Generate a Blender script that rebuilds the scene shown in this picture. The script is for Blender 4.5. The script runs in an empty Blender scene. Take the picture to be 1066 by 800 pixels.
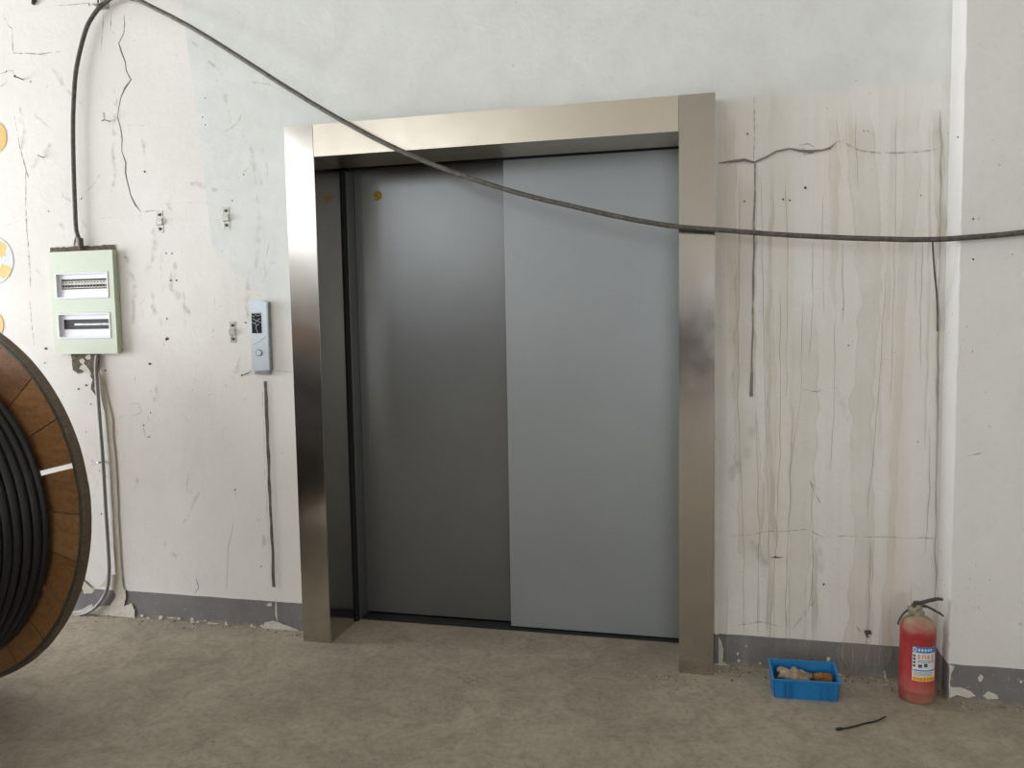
import bpy, bmesh, math, random
from mathutils import Vector, Matrix, noise
from mathutils.geometry import tessellate_polygon
random.seed(7)
PI = math.pi
C = bpy.context.scene.collection

# ------------------------------------------------------------------ camera
CAM = (1.7251, -3.517, 1.5274, -0.2332, -0.0777, -0.0165, 825.03)
cx, cy, cz, yaw, pitch, roll, FPX = CAM
FW = Vector((math.sin(yaw)*math.cos(pitch), math.cos(yaw)*math.cos(pitch), math.sin(pitch)))
R0 = Vector((math.cos(yaw), -math.sin(yaw), 0)); U0 = R0.cross(FW)
RT = R0*math.cos(roll) + U0*math.sin(roll)
UP = -R0*math.sin(roll) + U0*math.cos(roll)
cam_d = bpy.data.cameras.new('camera'); cam = bpy.data.objects.new('camera', cam_d); C.objects.link(cam)
M = Matrix((RT, UP, -FW)).transposed().to_4x4(); M.translation = Vector((cx, cy, cz))
cam.matrix_world = M
cam_d.sensor_fit = 'HORIZONTAL'; cam_d.sensor_width = 36; cam_d.lens = FPX/1066*36; cam_d.clip_start = .05
bpy.context.scene.camera = cam

# ------------------------------------------------------------------ world, windows' daylight and added fill, exposure
sc = bpy.context.scene
sc.view_settings.view_transform = 'Standard'; sc.view_settings.look = 'None'
sc.view_settings.gamma = 1; sc.view_settings.use_curve_mapping = False
sc.view_settings.exposure = 0.21
W_ = bpy.data.worlds.new('world'); sc.world = W_; W_.use_nodes = True
bg = W_.node_tree.nodes['Background']; bg.inputs[0].default_value = (.80, .90, 1, 1); bg.inputs[1].default_value = 1.0
ROOM = (-6.5, 6.0, -14.0, 6.6)      # x0, x1, y rear, ceiling
def area(name, loc, rot, sx, sy, power, col=(1, 1, 1)):
    l = bpy.data.lights.new(name, 'AREA'); l.shape = 'RECTANGLE'; l.size = sx; l.size_y = sy
    l.energy = power; l.color = col
    o = bpy.data.objects.new(name, l); C.objects.link(o); o.location = loc; o.rotation_euler = rot
    return o
DAY = (.93, .975, 1.03)
# left wall: near window, then high far windows; rear wall: high window at the left, invented fill light lower right
LEFT_WINDOWS = [(-4.1, -.5, .2, 2.9, 430), (-8.0, -5.2, 1.6, 4.4, 80), (-13.7, -8.8, 3.26, 5.15, 100)]   # y0, y1, z0, z1, W
REAR_WINDOW_AND_FILL = [(-5.6, -2.9, 2.84, 5.3, 125), (3.0, 5.8, .5, 3.0, 135)]             # x0, x1, z0, z1, W
for (y0, y1, z0, z1, p) in LEFT_WINDOWS:
    area('window_and_fill_light', (ROOM[0]-.02, (y0+y1)/2, (z0+z1)/2), (0, -PI/2, 0), z1-z0, y1-y0, p, DAY)
for (x0, x1, z0, z1, p) in REAR_WINDOW_AND_FILL:
    area('window_and_fill_light', ((x0+x1)/2, ROOM[2]-.02, (z0+z1)/2), (PI/2, 0, 0), x1-x0, z1-z0, p, DAY)

# ------------------------------------------------------------------ helpers
def at(px, py, axis, val):
    """pixel of the photograph -> point on the world plane axis=val"""
    d = FW + RT*((px-533)/FPX) - UP*((py-400)/FPX)
    o = Vector((cx, cy, cz)); t = (val-o[axis])/d[axis]
    return o + d*t
def link(name, bm, mats, parent=None, smooth=False, loc=None):
    me = bpy.data.meshes.new(name); bm.to_mesh(me); bm.free()
    for m in (mats if isinstance(mats, (list, tuple)) else [mats]): me.materials.append(m)
    if smooth:
        for p in me.polygons: p.use_smooth = True
        try: me.set_sharp_from_angle(angle=math.radians(38))
        except Exception: pass
    o = bpy.data.objects.new(name, me); C.objects.link(o)
    if parent: o.parent = parent
    if loc: o.location = loc
    return o
def empty(name, loc, rz=0):
    o = bpy.data.objects.new(name, None); C.objects.link(o); o.location = loc; o.rotation_euler = (0, 0, rz)
    o.empty_display_size = .05
    return o
def tag(o, label=None, cat=None, group=None, kind=None):
    if label: o['label'] = label
    if cat: o['category'] = cat
    if group: o['group'] = group
    if kind: o['kind'] = kind
    return o
def box(bm, x0, x1, y0, y1, z0, z1, mi=0, bevel=0):
    vs = [bm.verts.new((x, y, z)) for x in (x0, x1) for y in (y0, y1) for z in (z0, z1)]
    fs = [(0,1,3,2), (4,6,7,5), (0,4,5,1), (2,3,7,6), (0,2,6,4), (1,5,7,3)]
    F = [bm.faces.new([vs[i] for i in f]) for f in fs]
    for f in F: f.material_index = mi
    if bevel:
        es = list({e for f in F for e in f.edges})
        bmesh.ops.bevel(bm, geom=es, offset=bevel, segments=2, affect='EDGES', profile=.5)
def prism(bm, poly, axis, a0, a1, mi=0):
    """poly in the two other axes (cyclic order), extruded along axis a0..a1"""
    def P(p, a):
        if axis == 0: return (a, p[0], p[1])
        if axis == 1: return (p[0], a, p[1])
        return (p[0], p[1], a)
    A = [bm.verts.new(P(p, a0)) for p in poly]; B = [bm.verts.new(P(p, a1)) for p in poly]
    n = len(poly); F = []
    for i in range(n): F.append(bm.faces.new((A[i], A[(i+1) % n], B[(i+1) % n], B[i])))
    tris = tessellate_polygon([[Vector((p[0], p[1], 0)) for p in poly]])
    for t in tris:
        F.append(bm.faces.new([A[i] for i in t])); F.append(bm.faces.new([B[i] for i in t][::-1]))
    for f in F: f.material_index = mi
    bmesh.ops.recalc_face_normals(bm, faces=F)
def catmull(pts, k=8):
    P = [Vector(p) for p in pts]; out = []
    P = [2*P[0]-P[1]] + P + [2*P[-1]-P[-2]]
    for i in range(1, len(P)-2):
        a, b, c, d = P[i-1:i+3]
        for j in range(k):
            t = j/k
            out.append(.5*((2*b) + (c-a)*t + (2*a-5*b+4*c-d)*t*t + (3*b-a-3*c+d)*t**3))
    out.append(P[-2]); return out
def tube(bm, path, r, n=10, mi=0, cap=True):
    rings = []; prev = None
    rad = r if callable(r) else (lambda t: r)
    for i, p in enumerate(path):
        d = (path[min(i+1, len(path)-1)] - path[max(i-1, 0)]).normalized()
        if prev is None:
            a = d.orthogonal().normalized()
        else:
            a = (prev - d*prev.dot(d)).normalized()
        prev = a; b = d.cross(a); rr = rad(i/(len(path)-1))
        rings.append([bm.verts.new(p + (a*math.cos(2*PI*k/n) + b*math.sin(2*PI*k/n))*rr) for k in range(n)])
    for A, B in zip(rings, rings[1:]):
        for k in range(n):
            f = bm.faces.new((A[k], A[(k+1) % n], B[(k+1) % n], B[k])); f.material_index = mi
    if cap:
        bm.faces.new(rings[0][::-1]).material_index = mi; bm.faces.new(rings[-1]).material_index = mi
def lathe(bm, prof, n=40, mi=0, origin=(0, 0, 0)):
    ox, oy, oz = origin; rings = []
    for r, z in prof:
        if r < 1e-6: rings.append([bm.verts.new((ox, oy, oz+z))])
        else: rings.append([bm.verts.new((ox+r*math.cos(2*PI*k/n), oy+r*math.sin(2*PI*k/n), oz+z)) for k in range(n)])
    for A, B in zip(rings, rings[1:]):
        for k in range(n):
            k2 = (k+1) % n
            if len(A) == 1 and len(B) == 1: continue
            if len(A) == 1: f = bm.faces.new((A[0], B[k2], B[k]))
            elif len(B) == 1: f = bm.faces.new((A[k], A[k2], B[0]))
            else: f = bm.faces.new((A[k], A[k2], B[k2], B[k]))
            f.material_index = mi

# ------------------------------------------------------------------ material helpers
def srgb(r, g, b):
    f = lambda c: (c/255/12.92 if c/255 <= .04045 else ((c/255+.055)/1.055)**2.4)
    return (f(r), f(g), f(b), 1)
class NT:
    def __init__(s, name):
        s.m = bpy.data.materials.new(name); s.m.use_nodes = True; s.t = s.m.node_tree
        s.b = s.t.nodes['Principled BSDF']; s.out = s.t.nodes['Material Output']
    def n(s, kind, **kw):
        nd = s.t.nodes.new(kind)
        for k, v in kw.items(): setattr(nd, k, v)
        return nd
    def l(s, a, b): s.t.links.new(a, b)
    def obj(s):
        if not hasattr(s, '_o'): s._o = s.n('ShaderNodeTexCoord').outputs['Object']
        return s._o
    def mp(s, scale=(1, 1, 1), vec=None, loc=(0, 0, 0), rot=(0, 0, 0)):
        m = s.n('ShaderNodeMapping'); m.inputs['Scale'].default_value = scale
        m.inputs['Location'].default_value = loc; m.inputs['Rotation'].default_value = rot
        s.l(vec or s.obj(), m.inputs[0]); return m.outputs[0]
    def noise(s, scale=5, detail=4, rough=.5, vec=None, dist=0):
        n = s.n('ShaderNodeTexNoise'); n.inputs['Scale'].default_value = scale; n.inputs['Detail'].default_value = detail
        n.inputs['Roughness'].default_value = rough; n.inputs['Distortion'].default_value = dist
        s.l(vec or s.obj(), n.inputs['Vector']); return n.outputs['Fac']
    def rng(s, v, a, b, c=0, d=1, smooth=False):
        m = s.n('ShaderNodeMapRange'); m.clamp = True
        if smooth: m.interpolation_type = 'SMOOTHSTEP'
        for i, x in zip((1, 2, 3, 4), (a, b, c, d)): m.inputs[i].default_value = x
        s.l(v, m.inputs[0]); return m.outputs[0]
    def math(s, op, a, b=None):
        m = s.n('ShaderNodeMath', operation=op)
        for i, v in enumerate((a, b)):
            if v is None: continue
            if isinstance(v, (int, float)): m.inputs[i].default_value = v
            else: s.l(v, m.inputs[i])
        return m.outputs[0]
    def mix(s, f, a, b):
        m = s.n('ShaderNodeMix', data_type='RGBA')
        for i, v in ((0, f), (6, a), (7, b)):
            if isinstance(v, (int, float)): m.inputs[i].default_value = v
            elif isinstance(v, tuple): m.inputs[i].default_value = v
            else: s.l(v, m.inputs[i])
        return m.outputs[2]
    def sep(s, v=None):
        q = s.n('ShaderNodeSeparateXYZ'); s.l(v or s.obj(), q.inputs[0]); return q.outputs
    def bump(s, h, strength=.3, dist=.002):
        b = s.n('ShaderNodeBump'); b.inputs['Strength'].default_value = strength; b.inputs['Distance'].default_value = dist
        s.l(h, b.inputs['Height']); s.l(b.outputs[0], s.b.inputs['Normal'])
    def col(s, c):
        if isinstance(c, tuple): s.b.inputs['Base Color'].default_value = c
        else: s.l(c, s.b.inputs['Base Color'])
    def set(s, **kw):
        for k, v in kw.items():
            i = s.b.inputs[k.replace('_', ' ')]
            if isinstance(v, (int, float, tuple)): i.default_value = v
            else: s.l(v, i)
        return s.m
def simple(name, c, rough=.5, metal=0, nscale=40, var=.15, bump=.1, c2=None):
    t = NT(name); f = t.noise(nscale, 4)
    dark = c2 or tuple(x*(1-var) for x in c[:3]) + (1,)
    t.col(t.mix(t.rng(f, .3, .7), c, dark))
    if bump: t.bump(f, bump, .001)
    return t.set(Roughness=rough, Metallic=metal)
def decal(name, c, alpha=.8, nscale=(30, 30, 30), lo=.3, hi=.6, profile=None, rough=.85, c2=None):
    """thin mark on a wall; profile: 'soft' fades to the ribbon's sides, 'edged' is denser at its sides"""
    t = NT(name)
    f = t.rng(t.noise(1, 3, vec=t.mp(nscale)), lo, hi)
    a = t.math('MULTIPLY', f, alpha)
    uv = t.n('ShaderNodeUVMap'); uu = t.sep(uv.outputs[0])
    if profile: a = t.math('MULTIPLY', a, t.rng(uu[1], 0, .09 if profile == 'edged' else .02))
    if profile:
        u = uu[0]
        d = t.math('ABSOLUTE', t.math('SUBTRACT', t.math('MULTIPLY', u, 2), 1))
        if profile == 'soft': w = t.rng(d, .1, 1, 1, 0, True)
        else: w = t.rng(d, .82, .99, .42, 1.0, True)
        a = t.math('MULTIPLY', a, w)
    t.col(c if not c2 else t.mix(t.noise(25, 3), c, c2))
    t.l(a, t.b.inputs['Alpha'])
    return t.set(Roughness=rough)

# wall paint -----------------------------------------------------------------
def wall_material(name, front=True):
    t = NT(name); X, Y, Z = t.sep()[:3]
    warm = srgb(229, 226, 221); warm2 = srgb(221, 217, 210); cool = srgb(221, 222, 218); cool2 = srgb(214, 215, 211)
    big = t.noise(1.3, 5, .6); fine = t.noise(28, 5, .65); mid = t.noise(6, 5, .6, dist=.4)
    cw = t.mix(t.rng(big, .35, .65), warm, warm2)
    cc = t.mix(t.rng(mid, .35, .65), cool, cool2)
    if front:
        # boundary of the newer skim coat: height above which the wall is freshly painted, by x
        r = t.n('ShaderNodeValToRGB'); e = r.color_ramp.elements
        xs = [(-1.2, 3.5), (-.75, 3.4), (-.62, 1.9), (-.2, 1.55), (0, 2.2), (1.6, 2.39), (1.80, 2.42), (2.2, 2.43), (2.69, 2.45)]
        while len(e) < len(xs): e.new(.5)
        for el, (x, z) in zip(e, xs):
            el.position = (x+1.5)/4.5; el.color = (z/4, z/4, z/4, 1)
        t.l(t.rng(X, -1.5, 3.0), r.inputs[0])
        th = t.math('MULTIPLY', r.outputs[0], 4)
        d = t.math('ADD', t.math('SUBTRACT', Z, th), t.math('MULTIPLY', t.math('SUBTRACT', mid, .5), .10))
        f = t.rng(d, -.03, .03)
        base = t.mix(f, cw, cc); base0 = base
        # water-stained area right of the door: faint vertical runs
        st = t.noise(1, 4, .6, vec=t.mp((34, 1, .9), loc=(3, 0, 0)))
        st2 = t.noise(1, 3, .5, vec=t.mp((9, 1, .5)))
        reg = t.math('MULTIPLY', t.rng(X, 1.76, 1.86), t.math('SUBTRACT', 1, f))
        base = t.mix(t.math('MULTIPLY', t.math('MULTIPLY', t.rng(st, .48, .80), reg), .20), base, srgb(192, 174, 142))
        base = t.mix(t.math('MULTIPLY', t.math('MULTIPLY', t.rng(st2, .45, .72), reg), .22), base, srgb(204, 188, 160))
    else:
        base = t.mix(t.rng(big, .3, .7), srgb(228, 225, 221), srgb(219, 216, 212))
    # trowel patches, small dirt specks, scuffs
    ws = t.noise(1, 5, .7, vec=t.mp((3.5, 1, 2.2), rot=(0, .5, 0)), dist=1.2)
    base = t.mix(t.math('MULTIPLY', t.rng(ws, .52, .74), .16), base, srgb(192, 190, 183))
    sp = t.noise(55, 2, .5); pat = t.noise(2.4, 3, .6)
    base = t.mix(t.math('MULTIPLY', t.math('MULTIPLY', t.rng(sp, .70, .74), t.rng(pat, .5, .6)), .6), base, srgb(120, 112, 100))
    base = t.mix(t.math('MULTIPLY', t.rng(fine, .55, .8), .12), base, srgb(160, 152, 140))
    # painted grey skirting band
    edge = t.math('ADD', Z, t.math('MULTIPLY', t.math('SUBTRACT', t.noise(9, 3), .5), .006))
    band = t.math('LESS_THAN', edge, .142 if front else .150)
    g = t.mix(t.rng(t.noise(5, 5, .65), .35, .7), srgb(126, 123, 122), srgb(113, 110, 109))
    g = t.mix(t.math('MULTIPLY', t.rng(sp, .64, .7), .6), g, srgb(160, 155, 148))
    if front:
        st3 = t.noise(1, 3, .5, vec=t.mp((30, 1, 1.0)))
        g = t.mix(t.math('MULTIPLY', t.math('MULTIPLY', t.rng(st3, .5, .65), t.rng(X, 1.8, 1.9)), .4), g, srgb(150, 143, 132))
    # dust line next to the floor
    dz = t.math('ADD', Z, t.math('MULTIPLY', t.math('SUBTRACT', t.noise(14, 5, .7), .5), -.09))
    g = t.mix(t.rng(dz, .022, -.005), g, srgb(150, 140, 124))
    t.col(t.mix(band, base, g))
    h = t.math('ADD', t.math('MULTIPLY', mid, .7), t.math('MULTIPLY', fine, .3))
    h = t.math('ADD', h, t.math('MULTIPLY', t.noise(16, 4, .6, dist=1.5), .6))
    t.bump(h, .42, .006)
    return t.set(Roughness=.72, Specular_IOR_Level=.3)
M_wall = wall_material('painted_plaster')
M_wallR = wall_material('painted_plaster_column', False)
def shell_material():
    t = NT('hall_plaster'); Z = t.sep()[2]; Y = t.sep()[1]
    up = t.mix(t.noise(1, 4), srgb(226, 222, 214), srgb(212, 207, 198)); lo = t.mix(t.noise(1, 4), srgb(104, 90, 74), srgb(78, 68, 58))
    low_dark = t.math('MULTIPLY', t.math('LESS_THAN', Z, 2.2), t.math('LESS_THAN', Y, -6.0))  # unseen walls darkened low down so steel and door reflect dark
    t.col(t.mix(low_dark, up, lo)); return t.set(Roughness=.85)
M_shell = shell_material()
def floor_material():
    t = NT('dusty_concrete'); 
    a = t.noise(1.1, 6, .62, dist=.6); b = t.noise(5.5, 6, .68, dist=1.1); c = t.noise(38, 5, .7); g = t.noise(190, 3, .6)
    base = t.mix(t.rng(a, .34, .66), srgb(178, 168, 151), srgb(154, 145, 129))
    base = t.mix(t.math('MULTIPLY', t.rng(b, .46, .64), .45), base, srgb(130, 121, 108))
    base = t.mix(t.math('MULTIPLY', t.rng(b, .32, .46, 1, 0), .34), base, srgb(186, 177, 162))
    base = t.mix(t.math('MULTIPLY', t.rng(c, .48, .66), .38), base, srgb(118, 109, 96))
    base = t.mix(t.math('MULTIPLY', t.rng(c, .32, .46, 1, 0), .34), base, srgb(180, 170, 152))
    base = t.mix(t.math('MULTIPLY', t.rng(g, .62, .72), .35), base, srgb(185, 175, 160))
    # hairline cracks and drag scratches
    v = t.n('ShaderNodeTexVoronoi'); v.feature = 'DISTANCE_TO_EDGE'; v.inputs['Scale'].default_value = 1.6
    w = t.n('ShaderNodeVectorMath', operation='ADD'); nn = t.n('ShaderNodeTexNoise'); nn.inputs['Scale'].default_value = 3; nn.inputs['Detail'].default_value = 5
    t.l(t.obj(), nn.inputs['Vector']); t.l(t.obj(), w.inputs[0]); t.l(nn.outputs['Color'], w.inputs[1]); t.l(w.outputs[0], v.inputs['Vector'])
    cr = t.math('MULTIPLY', t.rng(v.outputs[0], 0, .008, 1, 0), t.rng(t.noise(1.7, 3), .52, .66))
    base = t.mix(t.math('MULTIPLY', cr, .5), base, srgb(90, 80, 68))
    t.col(base)
    h = t.math('ADD', t.math('MULTIPLY', b, .5), t.math('ADD', t.math('MULTIPLY', c, .4), t.math('MULTIPLY', g, .1)))
    t.bump(h, .45, .010)
    return t.set(Roughness=.8, Specular_IOR_Level=.35)
M_floor = floor_material()
def steel(name, c, rough=.26):
    t = NT(name)
    sm = t.noise(3.5, 4, .6)
    t.col(t.mix(t.rng(sm, .3, .7), c, tuple(x*.9 for x in c[:3]) + (1,)))
    t.l(t.rng(sm, .3, .7, rough-.02, rough+.05), t.b.inputs['Roughness'])
    if not name.endswith('lintel'): t.bump(t.noise(2.6, 2, vec=t.mp((1, 1, .6))), .24, .010)
    return t.set(Metallic=1.0)
M_steel = steel('brushed_stainless', srgb(198, 193, 186), .13)
M_steelL = steel('brushed_stainless_lintel', srgb(196, 187, 172), .32)
def door_paint(name, ca, cb, rough, metal):
    t = NT(name); f = t.noise(1, 3, .5, vec=t.mp((240, 240, 2))); b = t.noise(90, 3)
    t.col(t.mix(t.rng(t.noise(2, 4), .3, .7), ca, cb))
    t.bump(t.math('ADD', f, b), .08, .001)
    return t.set(Roughness=rough, Metallic=metal, Specular_IOR_Level=.5)
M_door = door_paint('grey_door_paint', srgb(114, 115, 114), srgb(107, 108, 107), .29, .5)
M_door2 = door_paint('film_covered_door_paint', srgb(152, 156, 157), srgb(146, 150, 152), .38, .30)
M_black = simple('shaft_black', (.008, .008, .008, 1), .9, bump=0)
M_sill = simple('sill_metal', (.05, .05, .05, 1), .5, .6)
# decals
M_crack = decal('crack_dark', srgb(108, 103, 96), .80, (25, 25, 25), .1, .45)
M_crackl = decal('crack_faint', srgb(150, 143, 132), .55, (40, 40, 40), .35, .6)
M_drip = decal('drip_tan', srgb(200, 186, 162), .32, (5, 5, 3), .2, .6, 'edged')
M_dripg = decal('drip_greenish', srgb(172, 162, 134), .5, (10, 10, 4), .25, .6, 'edged')
M_run = decal('run_dark', srgb(136, 129, 116), .55, (12, 12, 3), .1, .55, 'soft')
M_dirt = decal('dirt_soft', srgb(176, 172, 162), .32, (26, 26, 22), .42, .7, 'soft')
M_peel = simple('bare_plaster', srgb(214, 208, 196), .9, 0, 45, .2, .6)
M_hole = simple('raw_cement', srgb(112, 104, 88), .95, 0, 60, .55, 1.0)
M_spot = simple('dark_spot', srgb(84, 78, 70), .9, 0, 60, .4, .3)
M_chase = simple('filled_chase', srgb(205, 202, 186), .9, 0, 30, .12, .5)
WM = [M_wall, M_crack, M_crackl, M_drip, M_dripg, M_run, M_dirt, M_peel, M_hole, M_spot, M_chase]
WALL, CRACK, CRACKL, DRIP, DRIPG, RUN, DIRT, PEEL, HOLE, SPOT, CHASE = range(11)

# ------------------------------------------------------------------ marks on walls (part of the wall's own mesh)
layer = [0]
def _y(base):
    layer[0] += 1
    return base - .0004 - .00003*layer[0]
def ribbon(bm, pts, w, mi, base=0.0, jit=.0015, step=.02, taper=True):
    """pts: pixels on the wall; w: width in px (number or list)"""
    y = _y(base); uvl = bm.loops.layers.uv.verify()
    P = [at(p[0], p[1], 1, base) for p in pts]
    ws = w if isinstance(w, (list, tuple)) else [w]*len(pts)
    path = []
    for i in range(len(P)-1):
        n = max(1, int((P[i+1]-P[i]).length/step))
        for k in range(n):
            t = k/n; path.append((P[i].lerp(P[i+1], t), ws[i]*(1-t)+ws[i+1]*t))
    path.append((P[-1], ws[-1])); fr = step*9
    prev = None; N = len(path); s = random.random()*100
    for i, (p, wd) in enumerate(path):
        a = path[max(i-1, 0)][0]; b = path[min(i+1, N-1)][0]; d = (b-a); d.y = 0; d.normalize()
        nrm = Vector((d.z, 0, -d.x)); hw = wd*.0042/2
        q = p + nrm*((noise.noise(Vector((s+i*fr, 0, 0))))*jit*2.2)
        hw *= 1 + .40*noise.noise(Vector((s+50+i*fr*1.4, 0, 0)))
        if taper: hw *= max(.12, min(1, (1 if mi in (3, 4) else i/2.5+.2), (N-1-i)/2.5+.2))
        A = bm.verts.new((q.x-nrm.x*hw, y, q.z-nrm.z*hw)); B = bm.verts.new((q.x+nrm.x*hw, y, q.z+nrm.z*hw))
        if prev:
            vs = [prev[0], prev[1], B, A]; f = bm.faces.new(vs); f.material_index = mi
            f.normal_update()
            us = {prev[0]: 0, A: 0, prev[1]: 1, B: 1}
            if f.normal.y > 0: f.normal_flip()
            for lp in f.loops: lp[uvl].uv = (us[lp.vert], (i-(0 if lp.vert in (A, B) else 1))*step)
        prev = (A, B)
def patch(bm, poly, mi, base=0.0, jag=.003, step=.010):
    y = _y(base); P = [at(p[0], p[1], 1, base) for p in poly]; out = []; s = random.random()*99
    for i in range(len(P)):
        a, b = P[i], P[(i+1) % len(P)]; n = max(1, int((b-a).length/step))
        for k in range(n):
            q = a.lerp(b, k/n)
            q = q + Vector((noise.noise(q*60+Vector((s, 0, 0))), 0, noise.noise(q*60+Vector((0, s, 9)))))*jag
            out.append(Vector((q.x, y, max(q.z, .001))))
    tr = tessellate_polygon([out]); vs = [bm.verts.new(v) for v in out]
    for t in tr:
        try:
            f = bm.faces.new([vs[i] for i in t])
        except ValueError: continue
        f.material_index = mi; f.normal_update()
        if f.normal.y > 0: f.normal_flip()
def spot(bm, px, py, r, mi=SPOT, base=0.0, rz=None):
    n = 9; a0 = random.random()*6; r *= .85 if mi == SPOT else 1.25
    patch(bm, [(px+r*math.cos(a0+2*PI*k/n)*random.uniform(.6, 1.2), py+(rz or r)*math.sin(a0+2*PI*k/n)*random.uniform(.6, 1.2)) for k in range(n)], mi, base, 0, 1)

# ------------------------------------------------------------------ room dimensions
H, DW, JW, HL, PR, RD = 2.30, 1.640, .1449, .1443, .1169, .1689
XC, CD, DD, XM = 2.6843, .1613, .2367, .808
X0, X1, YR, ZC = ROOM

# floor
bm = bmesh.new()
nx, ny = 60, 60
box(bm, X0-.2, X1+.2, YR-.2, .205, -.12, 0)
tag(link('floor', bm, M_floor), 'dusty brown-grey concrete floor', kind='structure')

# back wall with the doorway
bm = bmesh.new()
def slab(x0, x1, z0, z1, y0=0, y1=.20): box(bm, x0, x1, y0, y1, z0, z1, WALL)
slab(X0-.2, -.03, 0, ZC); slab(DW+.03, XC+.02, 0, ZC); slab(-.03, DW+.03, H+.03, ZC)
# --- left part of the wall
ribbon(bm, [(129,15),(130,24),(129,34),(123,45),(126,54),(131,65),(132,73),(137,83),(130,92),(126,101),(124,112),(122,122),(125,134),(127,145),(127,158),(131,170),(131,180),(133,190),(136,203),(141,213),(147,221)],[1.2,1.2,1.3,1.5,1.6,1.4,1.5,1.8,2.4,1.3,1.2,1.2,1.5,1.3,1.3,1.8,2.0,1.6,1.5,2.4,1.5], CRACK, jit=.003)
ribbon(bm, [(147,221),(146,230)], 1.2, CRACKL); ribbon(bm, [(147,221),(165,219)], 1, CRACKL)
ribbon(bm, [(108,12),(107,30),(105,54)], 1.1, CRACKL); ribbon(bm, [(116,12),(115,32),(120,36)], 1, CRACKL)
ribbon(bm, [(3,15),(9,27),(13,30),(13,45),(14,55),(40,56),(64,54)], 1.0, CRACKL)
ribbon(bm, [(0,77),(13,73),(15,80),(20,83)], 1.0, CRACKL)
ribbon(bm, [(14,55),(22,56),(50,57)], .8, CRACKL)
ribbon(bm, [(15,120),(20,150),(24,165),(28,180),(31,190)], [.8,1,1.8,2,1], CRACKL)
ribbon(bm, [(27,178),(27,220),(28,240),(31,275),(32,300)], 1.4, CRACKL, jit=.003)
ribbon(bm, [(31,310),(33,335),(36,360)], 1.0, CRACKL, jit=.003)
ribbon(bm, [(60,6),(100,3)], .8, CRACKL)
for pts in [[(52,226),(70,226)],[(95,228),(125,226)],[(100,195),(112,199),(122,201)],[(165,213),(200,211),(222,212)],[(122,130),(160,131)],[(0,238),(25,228)]]:
    ribbon(bm, pts, 1, DIRT)
# scuffed patches of the old finish
for pts, w in [([(130,260),(140,300),(138,340)], 10), ([(160,300),(158,320),(170,340)], 9), ([(185,270),(178,300),(200,330)], 12), ([(20,110),(26,140),(20,160)], 9), ([(196,190),(230,200)], 10), ([(262,150),(268,200)], 12), ([(275,150),(277,185)], 5), ([(120,90),(118,200)], 8), ([(235,90),(240,130)], 7), ([(200,40),(230,80)], 6)]:
    ribbon(bm, pts, w, DIRT, jit=.01)
for x, y, r in [(32,85,1),(85,207,.8),(151,179,1.6),(93,5,1.2),(174,332,1),(173,264,1.2),(179,264,1),(178,292,1.3),(184,292,1.3),(174,353,2.2),(156,379,1.8),(48,363,2),(82,405,1.3),(90,401,1.5),(95,421,1),(100,370,1.2),(110,386,1.4),(211,122,1),(214,130,.8),(214,102,.8),(254,182,1),(242,209,1),(256,336,1.2),(252,391,1.4),(130,268,.8),(51,220,1),(7,74,.8),(150,443,1),(157,430,1),(155,455,1),(116,455,1),(245,510,1.1),(272,590,1),(90,450,.8),(47,378,1),(106,535,1.2)]:
    spot(bm, x, y, r)
for pts, w in [([(148,440),(152,456),(158,453)],1.3),([(153,430),(156,440)],1.2),([(143,345),(141,352)],1.2),([(163,318),(160,326),(156,332)],1.3),([(172,354),(170,362)],1.4),([(142,390),(140,400)],1.4),([(244,508),(246,518)],1.4),([(245,538),(238,570),(236,615)],.9),([(198,505),(200,515)],1.2),([(282,228),(285,232)],1.5),([(277,270),(281,252)],1.2),([(134,421),(145,420),(147,430),(136,434)],1),([(204,600),(207,612),(203,618)],2.5)]:
    ribbon(bm, pts, w, RUN)
ribbon(bm, [(205,598),(210,610)], 5, DIRT)
ribbon(bm, [(282,386),(315,388)], .8, CRACKL)
for _ in range(46):
    x, y = random.uniform(8, 285), random.uniform(60, 600); a = random.gauss(PI/2, .5); L = random.uniform(12, 55)
    ribbon(bm, [(x, y), (x+L*.5*math.cos(a)+random.uniform(-4, 4), y+L*.5*math.sin(a)), (x+L*math.cos(a), y+L*math.sin(a))], random.uniform(2, 11), DIRT, jit=.012)
for _ in range(40):
    x, y = random.uniform(120, 285), random.uniform(250, 480); a = random.gauss(PI/2, .7); L = random.uniform(3, 13)
    ribbon(bm, [(x, y), (x+L*math.cos(a), y+L*math.sin(a))], random.uniform(.5, 1.0), RUN)
for _ in range(26):
    x = random.uniform(150, 312); y = 646+(x-140)*.094-random.uniform(0, 7); ribbon(bm, [(x, y), (x+random.uniform(4, 12), y+random.uniform(0, 3))], random.uniform(1, 3), PEEL, jit=.002)
ribbon(bm, [(268,200),(270,235),(267,280)], 8, DIRT)
# --- broken plaster above and below the distribution box
patch(bm, [(53,258),(120,255),(121,264),(53,266)], HOLE, jag=.006)
ribbon(bm, [(78,257),(80,246),(84,252)], 5, HOLE)
patch(bm, [(74,366),(103,366),(104,380),(101,388),(104,398),(98,396),(93,389),(86,386),(82,389),(77,386),(76,376)], HOLE, jag=.006)
patch(bm, [(83,384),(88,378),(93,384),(96,391),(91,388),(86,385)], PEEL, jag=.004)
spot(bm, 86, 376, 2.5, PEEL); spot(bm, 93, 372, 2.5, PEEL)
ribbon(bm, [(76,375),(71,379)], 1.2, RUN); ribbon(bm, [(104,386),(112,385)], 1.6, RUN); ribbon(bm, [(99,392),(97,405),(101,412)], 5, HOLE)
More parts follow.
